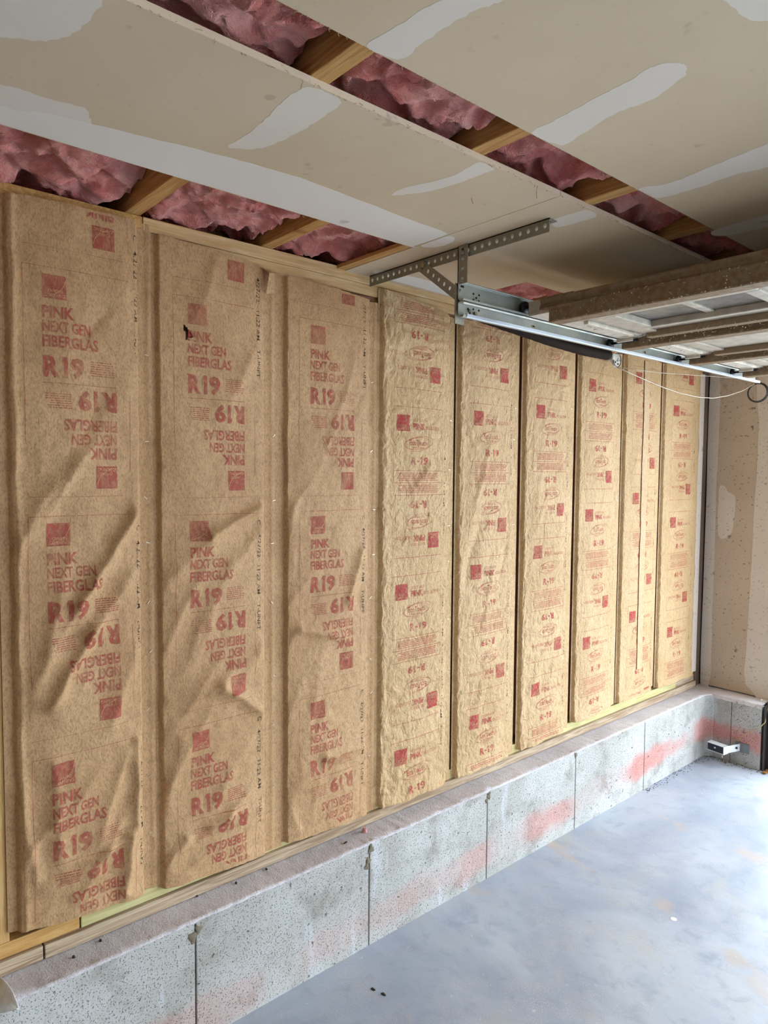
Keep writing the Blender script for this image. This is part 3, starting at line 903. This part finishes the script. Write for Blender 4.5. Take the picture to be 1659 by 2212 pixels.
    while z < 2.15:
        y = (yR+fe)/2+rnd.uniform(-.006, .006) if k != 9 else yR-.01
        o = bpy.data.objects.new('staple', st_mesh); link(o, root)
        o.location = (float(h(np.array([y]), np.array([z]))[0])+.0012, y, z); o.rotation_euler = (rnd.uniform(-.9, .9), 0, 0)
        z += rnd.uniform(.12, .24)
    if k == 2:   # curled flap of the tear
        mb = MB(); x0 = .030
        mb.add([(x0, .901, 1.994), (x0+.001, .876, 1.986), (x0+.006, .897, 1.982), (x0+.012, .905, 1.978), (x0, .889, 1.990)], [(0, 4, 2, 3), (4, 1, 2)])
        obj('torn_flap', mb, 'kraft_pale', root)
        mb = MB(); x0 = .024     # creased corner at the top
        mb.add([(x0-.012, 1.108, 2.238), (x0+.016, 1.135, 2.214), (x0+.004, 1.160, 2.160), (x0-.012, 1.172, 2.225), (x0+.010, 1.128, 2.150)], [(0, 1, 3), (1, 2, 3), (1, 4, 2)])
        obj('folded_corner', mb, 'kraftA', root)
    if k == 8:   # blank strip of facing lapped over the print
        zs_ = np.linspace(.60, 2.20, 240); ysr = np.linspace(3.366, 3.420, 9)
        Yg, Zg = np.meshgrid(ysr, zs_); Yg = Yg+.003*vn(Zg*5, Zg*0, 91)
        Xg = h(Yg, Zg)*.5+h(np.full_like(Zg, 3.39), Zg)*.5+.0045
        grid_obj('paper_strip', np.stack([Xg.ravel(), Yg.ravel(), Zg.ravel()], 1), 9, 240, 'kraft_pale', root)

# ------------------------------------------------------------------ perforated hanger
def perforated(length, width, pitch, r, th=.003):
    """flat leg with a row of through holes, in local (a along, b across, c thickness)"""
    n = int(length/pitch); V = []; F = []; S = 16
    def ring(cx, x0, x1):
        pts_in = []; pts_out = []
        for i in range(S):
            t = 2*math.pi*i/S; c, s_ = math.cos(t), math.sin(t)
            pts_in.append((cx+r*c, width/2+r*s_*1.15))
            q = 1/max(abs(c)/((x1-x0)/2), abs(s_)/(width/2)); pts_out.append((cx+c*q, width/2+s_*q))
        return pts_in, pts_out
    for k in range(n):
        x0, x1 = k*length/n, (k+1)*length/n
        pi_, po_ = ring((x0+x1)/2, x0, x1)
        # square corners
        cor = [(x1, width), (x0, width), (x0, 0), (x1, 0)]
        o = len(V)
        for z in (0, th): V += [(a, b_, z) for a, b_ in pi_]+[(a, b_, z) for a, b_ in po_]+[(a, b_, z) for a, b_ in cor]
        T = 2*S+4
        for i in range(S):
            j = (i+1) % S
            for z in (0, 1): F.append(tuple(o+z*T+q for q in (i, j, S+j, S+i)))
            F.append((o+i, o+j, o+T+j, o+T+i))
        for ci, q in enumerate((2, 6, 10, 14)):
            pass
        for z in (0, 1):
            for ci in range(4):
                # outer ring points either side of the corner direction
                ang = math.atan2((width/2)*(1 if ci in (0, 1) else -1), ((x1-x0)/2)*(1 if ci in (0, 3) else -1)) % (2*math.pi)
                i = int(ang/(2*math.pi/S)); j = (i+1) % S
                F.append((o+z*T+S+i, o+z*T+2*S+ci, o+z*T+S+j))
    # long edges
    o = len(V); V += [(0, 0, 0), (length, 0, 0), (length, 0, th), (0, 0, th), (0, width, 0), (length, width, 0), (length, width, th), (0, width, th)]
    F += [(o, o+1, o+2, o+3), (o+4, o+5, o+6, o+7), (o, o+3, o+7, o+4), (o+1, o+5, o+6, o+2)]
    return V, F


def leg(mb, V, F, org, a, b, c):
    org, a, b, c = map(Vector, (org, a, b, c))
    mb.add([org+a*p[0]+b*p[1]+c*p[2] for p in V], F)


hg = tag(empty('track_hanger', (.45, 1.55, 2.18)), 'perforated grey steel angle hanger with diagonal brace, screwed to the ceiling', 'hanger')
V, F = perforated(.735, .036, .0272, .0058)
mb = MB(); leg(mb, V, F, (.014, 1.548, ZC-.036), (1, 0, 0), (0, 0, 1), (0, 1, 0))
V2, F2 = perforated(.735, .034, .0272, .0058)
leg(mb, V2, F2, (.014, 1.548, ZC-.003), (1, 0, 0), (0, 1, 0), (0, 0, 1))
obj('ceiling_angle', mb, 'angle', hg)
V, F = perforated(.112, .038, .0272, .0048)
mb = MB(); leg(mb, V, F, (.430, 1.541, ZC-.112), (0, 0, 1), (1, 0, 0), (0, 1, 0))
V, F = perforated(.112, .022, .0272, .0048)
leg(mb, V, F, (.430, 1.541, ZC-.112), (0, 0, 1), (0, 1, 0), (1, 0, 0))
obj('drop_angle', mb, 'angle', hg)
d = Vector((.175, 0, -.130)).normalized(); nn = Vector((d.z, 0, -d.x))*-1
V, F = perforated(.205, .034, .0272, .0056)
mb = MB(); leg(mb, V, F, Vector((.262, 1.5435, 2.262))-nn*.010, d, nn, (0, 1, 0))
obj('diagonal_brace', mb, 'angle', hg)
obj('bolt', MB().disc((.285, 1.540, 2.262), .008, .010, 'y', 6), 'bolt', hg)
obj('bolt', MB().disc((.449, 1.538, 2.263), .007, .008, 'y', 6), 'angle', hg)

# ------------------------------------------------------------------ door tracks
tr = tag(empty('door_track', (.44, 1.55, 2.08)), 'pair of stacked galvanized door rails hung below the ceiling beside the batts', 'door track')
Y0, Y1 = 1.540, 3.70


def rail(z0, z1, depth, lip, x=.434, th=.0022):
    p = [(x+depth-.003, z1-lip), (x+depth, z1-.004), (x+depth-.006, z1), (x+.004, z1), (x, z1-.004), (x, z0+.008), (x+.008, z0), (x+depth-.004, z0), (x+depth, z0+.003), (x+depth, z0+lip)]
    nr = [(-1, 0), (-1, -.4), (-.3, -1), (.5, -1), (1, -.3), (1, .3), (.3, 1), (-.4, 1), (-1, .4), (-1, 0)]
    return MB().strip(p, 'y', Y0, Y1, th, nr)


obj('upper_rail', rail(2.126, 2.182, .022, .006), 'zinc', tr)
obj('lower_rail', rail(2.078, 2.124, .024, .008), 'zinc', tr)
obj('rail_lip', MB().prism([(.4575, 2.0765), (.4605, 2.079), (.4605, 2.0875), (.4575, 2.0875)], 'y', Y0+.012, Y1), 'rail_lip', tr)
obj('end_plate', MB().box(.424, .4275, Y0-.004, Y0+.035, 2.062, 2.18), 'angle', tr)
mb = MB()
for y, z in ((1.605, 2.158), (1.630, 2.158), (1.618, 2.148), (1.605, 2.140), (1.630, 2.140)): mb.disc((.4367, y, z), .0032, .0012, 'x', 10)
for y, z in ((1.582, 2.110), (1.590, 2.098), (1.605, 2.112), (1.605, 2.090), (1.618, 2.100), (1.630, 2.112), (1.630, 2.092), (1.572, 2.092)): mb.disc((.4367, y, z), .0032, .0012, 'x', 10)
tag(obj('punched_hole', mb, 'hole', tr), kind='stuff')
obj('slot', MB().box(.4355, .4372, 1.548, 1.562, 2.168, 2.174), 'hole', tr)
obj('bolt', MB().disc((.440, 1.585, 2.104), .005, .008, 'x', 6).disc((.440, 1.612, 2.099), .006, .006, 'x', 8), 'bolt', tr)
for y in (1.90, 2.62, 3.1): obj('rivet', MB().disc((.4368, y, 2.103), .006, .002, 'x', 6).box(.436, .4378, y-.011, y+.011, 2.1005, 2.1055), 'bolt', tr)

# spring, pulley and cables
sp = tag(empty('extension_spring', (.36, 2.48, 2.05)), 'dark brown stretched spring with a pulley, slung under the door rail', 'spring')
path = [(.372, 1.62, 2.128), (.366, 1.85, 2.112), (.362, 2.10, 2.094), (.36, 2.31, 2.085), (.36, 2.478, 2.086)]
pts = []
for i in range(len(path)-1):
    for j in range(10): pts.append(Vector(path[i]).lerp(Vector(path[i+1]), j/10))
pts.append(Vector(path[-1]))
obj('coil', MB().tube(pts, [.0205+.0008*(i % 2) for i in range(len(pts))], 18), 'spring', sp, True)
obj('end_hook', MB().tube([(.36, 2.476, 2.086), (.36, 2.495, 2.084), (.36, 2.51, 2.078)], .006, 8), 'zinc', sp, True)
obj('pulley_fork', MB().box(.349, .352, 2.497, 2.552, 2.066, 2.094).box(.368, .371, 2.497, 2.545, 2.070, 2.094).box(.349, .371, 2.495, 2.500, 2.068, 2.092), 'stile', sp, bevel=.001)
mb = MB().tube([(.355, 2.538, 2.072), (.357, 2.538, 2.072)], [.027, .027], 24).tube([(.357, 2.538, 2.072), (.360, 2.538, 2.072), (.363, 2.538, 2.072)], [.027, .021, .027], 24).tube([(.363, 2.538, 2.072), (.365, 2.538, 2.072)], [.027, .027], 24)
sh = obj('pulley_wheel', mb, 'stile', sp)
obj('pulley_rim', MB().tube([(.3662, 2.538+.0268*math.cos(t), 2.072+.0268*math.sin(t)) for t in np.linspace(0, 2*math.pi, 28, endpoint=False)], .0013, 5, 0, True), 'wire', sh)
mb = MB()
for t in range(5): mb.disc((.366, 2.538+.016*math.cos(t*1.257), 2.072+.016*math.sin(t*1.257)), .0032, .003, 'x', 8)
tag(obj('pulley_hole', mb, 'hole', sh), kind='stuff')
obj('axle_bolt', MB().disc((.369, 2.538, 2.072), .006, .008, 'x', 8), 'zinc', sh)

P = [(.36, 2.548, 2.046), (.36, 2.66, 2.030), (.36, 2.794, 2.013), (.36, 2.94, 1.996), (.36, 3.083, 1.985), (.36, 3.25, 1.981), (.36, 3.409, 1.988), (.36, 3.57, 2.012), (.365, 3.721, 2.047), (.37, 3.86, 2.094)]
obj('sagging_cable', MB().tube(P, .0022, 6), 'cable', sp, True)['label'] = 'thin pale steel cable'
obj('taut_cable', MB().tube([(.36, 2.555, 2.046), (.36, 2.9, 2.058), (.36, 3.33, 2.086), (.37, 3.86, 2.118)], .0014, 6), 'cable', sp, True)
mb = MB()
for q in range(3):
    mb.tube([(.385+(.046+.003*q)*math.cos(t), 3.868+.003*q, 2.050+(.046+.002*q)*math.sin(t)) for t in np.linspace(0, 2*math.pi, 30, endpoint=False)], .0028, 6, 0, True)
tag(obj('wire_coil', mb, 'wire', None, True), 'small round coil of dark wire hanging at the far end of the rail', 'wire')

# ------------------------------------------------------------------ raised sectional door
gd = tag(empty('sectional_garage_door', (2.9, 2.85, 2.11)), 'raised sectional garage door lying overhead, its inner side down, braced with dusty struts', 'garage door', kind='thing')
ZD, XD0, XD1 = 2.116, .494, 5.30
sec = [(1.80, 2.338), (2.342, 2.866), (2.870, 3.396), (3.400, 3.93)]
WIN = [(.664, 1.100), (1.164, 1.600), (1.664, 2.100)]
for i, (a, b) in enumerate(sec):
    mb = MB()
    if i == 0:
        mb.box(XD0, XD1, a, 1.965, ZD, ZD+.04).box(XD0, XD1, 2.212, b, ZD, ZD+.04)
        xs = [XD0]+[q for ww in WIN for q in ww]+[XD1]
        for x0, x1 in zip(xs[::2], xs[1::2]): mb.box(x0, x1, 1.965, 2.212, ZD, ZD+.04)
    else: mb.box(XD0, XD1, a, b, ZD, ZD+.04)
    s_ = obj('door_section', mb, 'panel', gd)
    obj('end_stile', MB().box(XD0-.003, XD0+.088, a+.004, b-.004, ZD-.004, ZD+.002), 'stile', s_, bevel=.001)
    obj('stile_channel', MB().box(XD0+.074, XD0+.092, a+.19, b-.06, ZD-.015, ZD-.003), 'stile', s_, bevel=.003)
    obj('channel_slot', MB().box(XD0+.070, XD0+.0745, a+.27, a+.315, ZD-.013, ZD-.004), 'hole', s_)
    obj('bottom_rail', MB().box(XD0+.125, XD1, b-.045, b-.008, ZD-.022, ZD), 'rail_dust', s_, bevel=.002)
    obj('inner_stile', MB().box(XD0+.118, XD0+.165, a+.05, b-.03, ZD-.008, ZD), 'panel', s_, bevel=.002)
    mb = MB()
    for q in range(9): mb.disc((XD0+rnd.uniform(.015, .07), a+.20+rnd.random()*.25, ZD-.0042), .0022, .001, 'z', 6)
    tag(obj('screw_hole', mb, 'hole', s_), kind='stuff')
    if i:
        obj('hinge', MB().box(XD0+.005, XD0+.075, a-.03, a+.06, ZD-.006, ZD).box(XD0-.01, XD0+.05, a-.012, a+.012, ZD-.018, ZD-.004), 'stile', s_, bevel=.001)
        rl = obj('roller', MB().disc((.450, a+.004, 2.100), .0185, .010, 'x', 16).tube([(.45, a+.004, 2.100), (.56, a+.004, 2.100)], .0045, 8), 'black', s_, True)
        # hat-shaped strut along the top of the section
        y0 = a+.016
        prof = [(y0, ZD), (y0, 2.080), (y0+.003, 2.077), (y0+.054, 2.077), (y0+.057, 2.080), (y0+.057, ZD)]
        nr = [(1, 0), (1, .2), (.2, 1), (-.2, 1), (-1, .2), (-1, 0)]
        obj('strut', MB().strip(prof, 'x', XD0-.004, XD1, .0025, nr), 'strut', s_)
        obj('strut_lip', MB().box(XD0+.03, XD1, y0+.057, y0+.075, ZD-.004, ZD-.0015), 'strut', s_)
    else:
        prof = [(1.800, 2.116), (1.800, 2.150), (1.797, 2.156), (1.788, 2.153), (1.786, 2.146), (1.795, 2.139), (1.795, 2.131), (1.787, 2.124), (1.786, 2.080), (1.789, 2.077), (1.838, 2.077), (1.842, 2.080), (1.842, 2.116)]
        obj('strut', MB().prism(prof, 'x', .580, XD1), 'strut', s_, bevel=.0015)
        obj('top_cap', MB().prism([(1.800, 2.118), (1.800, 2.157), (1.794, 2.158), (1.786, 2.152), (1.793, 2.138), (1.783, 2.122), (1.786, 2.116)], 'x', .545, .66), 'strut', s_, bevel=.001)
        obj('top_bracket', MB().box(.50, .62, 1.805, 1.87, 2.140, 2.146).box(.50, .51, 1.805, 1.86, 2.118, 2.144), 'angle', s_)
        obj('roller', MB().disc((.450, 1.835, 2.150), .020, .012, 'x', 18).tube([(.45, 1.835, 2.150), (.56, 1.835, 2.150)], .005, 8), 'black', s_, True)
        for x0, x1 in WIN:
            fr = MB().box(x0-.012, x1+.012, 1.950, 1.975, ZD-.010, ZD+.012).box(x0-.012, x1+.012, 2.200, 2.225, ZD-.010, ZD+.012)
            fr.box(x0-.012, x0+.026, 1.975, 2.200, ZD-.010, ZD+.012).box(x1-.026, x1+.012, 1.975, 2.200, ZD-.010, ZD+.012)
            f_ = obj('window_frame', fr, 'frame', s_, bevel=.003)
            xm = (x0+x1)/2
            obj('muntin', MB().box(xm-.013, xm+.013, 1.975, 2.200, ZD+.006, ZD+.014), 'frame', f_, bevel=.002)
            obj('glass_pane', MB().box(x0+.026, xm-.013, 1.975, 2.200, ZD+.012, ZD+.015), 'glass', f_)
            obj('glass_pane', MB().box(xm+.013, x1-.026, 1.975, 2.200, ZD+.012, ZD+.015), 'glass', f_)

# clinging dust and lint on the struts
mb = MB(); r2 = random.Random(3)
for q in range(520):
    x = r2.uniform(.6, 1.9); s0 = r2.choice((0, 0, 1, 1, 1, 2))
    if s0 == 0: p = Vector((x, 1.785, r2.choice((2.08, r2.uniform(2.08, 2.12), 2.124))))
    elif s0 == 1: p = Vector((x, r2.choice((2.357, 2.292, 2.30)), r2.uniform(2.078, 2.10)))
    else: p = Vector((x, r2.choice((2.885, 2.82)), r2.uniform(2.078, 2.10)))
    if r2.random() < .35:
        e = .0011+.0014*r2.random()
        mb.add([p+Vector(v)*e for v in ((1, 0, 0), (-1, 0, 0), (0, 1, 0), (0, -1, 0), (0, 0, 1), (0, 0, -1))], [(0, 2, 4), (2, 1, 4), (1, 3, 4), (3, 0, 4), (2, 0, 5), (1, 2, 5), (3, 1, 5), (0, 3, 5)])
    else:
        pp = [p]
        for j in range(3): pp.append(pp[-1]+Vector((r2.uniform(-1, 1), r2.uniform(-.5, .1), r2.uniform(-1, .6)))*.004)
        mb.tube(pp, .0005, 3)
tag(obj('clinging_lint', mb, 'lint', gd), kind='stuff')

# ------------------------------------------------------------------ safety sensor and bits at the end wall
se = tag(empty('door_sensor', (.32, 4.028, .09)), 'white bracketed door safety sensor with dark face, mounted low on the concrete return', 'sensor')
obj('wall_plate', MB().box(.275, .350, 4.022, 4.027, .075, .128), 'plate', se, bevel=.003)
mt = Matrix.Translation((.30, 4.022, .100)) @ Matrix.Rotation(math.radians(-108), 4, 'Z')
obj('arm', MB().box(0, .105, -.002, .002, -.020, .020, 0, mt), 'white', se, bevel=.001)
mt2 = Matrix.Translation((.268, 3.92, .100)) @ Matrix.Rotation(math.radians(172), 4, 'Z')
obj('shroud', MB().box(-.002, .096, -.018, .026, .020, .0225, 0, mt2).box(-.002, .096, -.018, .026, -.0225, -.020, 0, mt2).box(-.003, .0, -.018, .026, -.0225, .0225, 0, mt2), 'white', se)
bo = obj('sensor_body', MB().box(.002, .094, -.012, .022, -.019, .019, 0, mt2), 'navy', se, bevel=.002)
c0 = mt2 @ Vector((.05, .023, .002))
obj('lens', MB().disc(c0, .0045, .004, 'y', 12), 'white', bo)
obj('wing_nut', MB().disc(mt @ Vector((.03, .004, .002)), .006, .01, 'x', 6), 'dark', se)
obj('wire_tail', MB().tube([mt2 @ Vector((.01, .01, -.022)), mt2 @ Vector((.012, .014, -.034)), mt2 @ Vector((.006, .02, -.042))], .0014, 5), 'white', se)
tag(obj('sensor_wire', MB().tube([(.285, 4.02, .135), (.30, 4.015, .150), (.33, 4.012, .185), (.37, 4.012, .222), (.40, 4.016, .238), (.425, 4.03, .275), (.43, 4.05, .36), (.43, 4.05, .5)], .0022, 6).tube([(.27, 4.02, .138), (.285, 4.018, .135), (.305, 4.02, .140)], .0018, 5), 'twine', None, True), 'thin tan wire rising from the door safety sensor', 'wire')
jm = obj('door_jamb', MB().box(.408, .500, 4.07, 4.20, 0, .37).box(.415, .42, 4.03, 4.08, 0, .36), 'jamb'); tag(jm, 'dark jamb at the edge of the doorway', kind='structure')
mb = MB()
for q in range(7):
    p = Vector((.43+.03*rnd.random(), 4.0+.05*rnd.random(), .002)); a = rnd.random()*6
    mb.add([p+Vector((math.cos(a), math.sin(a), .3))*.016, p+Vector((math.cos(a+1.8), math.sin(a+1.8), .1))*.010, p-Vector((math.cos(a), math.sin(a), -.5))*.016, p+Vector((math.cos(a-1.8), math.sin(a-1.8), .6))*.010], [(0, 1, 2, 3)])
tag(obj('dry_leaves', mb, 'leaf'), 'few dry leaves blown in beside the dark jamb', 'leaves', kind='stuff')

# ------------------------------------------------------------------ loose bits
def chip(name, loc, size, mat, label, cat, seed):
    r = random.Random(seed); mb = MB(); V = []
    for z in (0, 1):
        for k in range(7):
            t = k/7*6.283; q = 1+r.uniform(-.3, .3); V.append((loc[0]+size[0]*q*math.cos(t)*(1-.35*z), loc[1]+size[1]*q*math.sin(t)*(1-.35*z), loc[2]+z*size[2]))
    mb.add(V, [(k, (k+1) % 7, 7+(k+1) % 7, 7+k) for k in range(7)]+[tuple(range(7))[::-1], tuple(range(7, 14))])
    return tag(obj(name, mb, mat), label, cat)


chip('bark_chip', (.278, 1.362, 0), (.010, .005, .003), 'dark', 'dark bark chip on the floor, the one nearer the stem wall', 'chip', 1)
chip('bark_chip', (.314, 1.373, 0), (.009, .005, .003), 'dark', 'dark bark chip on the floor, the one farther from the stem wall', 'chip', 2)
chip('fiberglass_scrap', (.045, 1.515, ZS+.001), (.010, .009, .016), 'pink', 'pink fiberglass scrap on the concrete ledge', 'scrap', 3)
chip('dropped_nail', (.06, 1.42, ZS+.001), (.004, .010, .003), 'dark', 'short dark nail lying on the concrete ledge before the pink scrap', 'nail', 4)
chip('concrete_crumb', (.37, 4.115, ZS+.004), (.008, .008, .007), 'mud', 'pale crumb on the ledge under the end wall drywall', 'crumb', 5)
chip('paint_spot', (.72, 2.42, .0), (.012, .012, .0012), 'paper', 'small white paint spot on the floor', 'paint spot', 6)
for i, (y, x) in enumerate(((.615, .050), (.90, .034), (1.02, .05), (.54, .07), (1.13, .045))):
    chip('ledge_crumb', (x-.02, y, ZS+.001), (.005, .004, .004), 'dark', ['dark crumb on the ledge below the creased first batt, the one nearer the sill', 'dark crumb on the ledge below the torn batt, nearest the first batt of three', 'dark crumb on the ledge below the torn batt, middle of three', 'dark crumb on the ledge below the creased first batt, the one nearer the lip', 'dark crumb on the ledge below the torn batt, farthest along of three'][i], 'debris', 20+i)
# grit gathered in the corner
mb = MB()
for q in range(420):
    t = rnd.random()
    if rnd.random() < .5: p = Vector((.115+abs(rnd.gauss(0, .02)), rnd.uniform(3.3, 4.02), .0008))
    else: p = Vector((rnd.uniform(.13, .45), 4.025-abs(rnd.gauss(0, .03)), .0008))
    e = rnd.uniform(.0012, .0036); a = rnd.random()*6
    mb.add([p+Vector((e*math.cos(a), e*math.sin(a), 0)), p+Vector((e*math.cos(a+2), e*math.sin(a+2), 0)), p+Vector((e*math.cos(a+4), e*math.sin(a+4), 0)), p+Vector((0, 0, e*.8))], [(0, 1, 3), (1, 2, 3), (2, 0, 3)])
tag(obj('floor_debris', mb, 'dark'), 'dark grit and chips gathered along the concrete corner', 'debris', kind='stuff')
# white paper scrap hanging off the ledge at the picture's edge
V = []; F = []
n = 12
for i in range(n+1):
    t = i/n; w_ = .042*(1-t**2.2)+.004
    c = Vector((.070+.095*t, .352+.032*t, ZS+.008+.028*math.sin(t*2.2)-.02*t))
    for s_ in (-1, -.4, .3, 1): V.append(c+Vector((-.45*s_*w_, .55*s_*w_*.35, s_*w_*.62+.004*math.sin(s_*3+t*4))))
for i in range(n):
    for j in range(3): a = i*4+j; F.append((a, a+1, a+5, a+4))
sw = obj('paper_scrap', MB().add(V, F), 'paper', None, True); so = sw.modifiers.new('thick', 'SOLIDIFY'); so.thickness = .0012
tag(sw, 'curled white paper scrap on the concrete ledge at the picture edge', 'paper scrap')
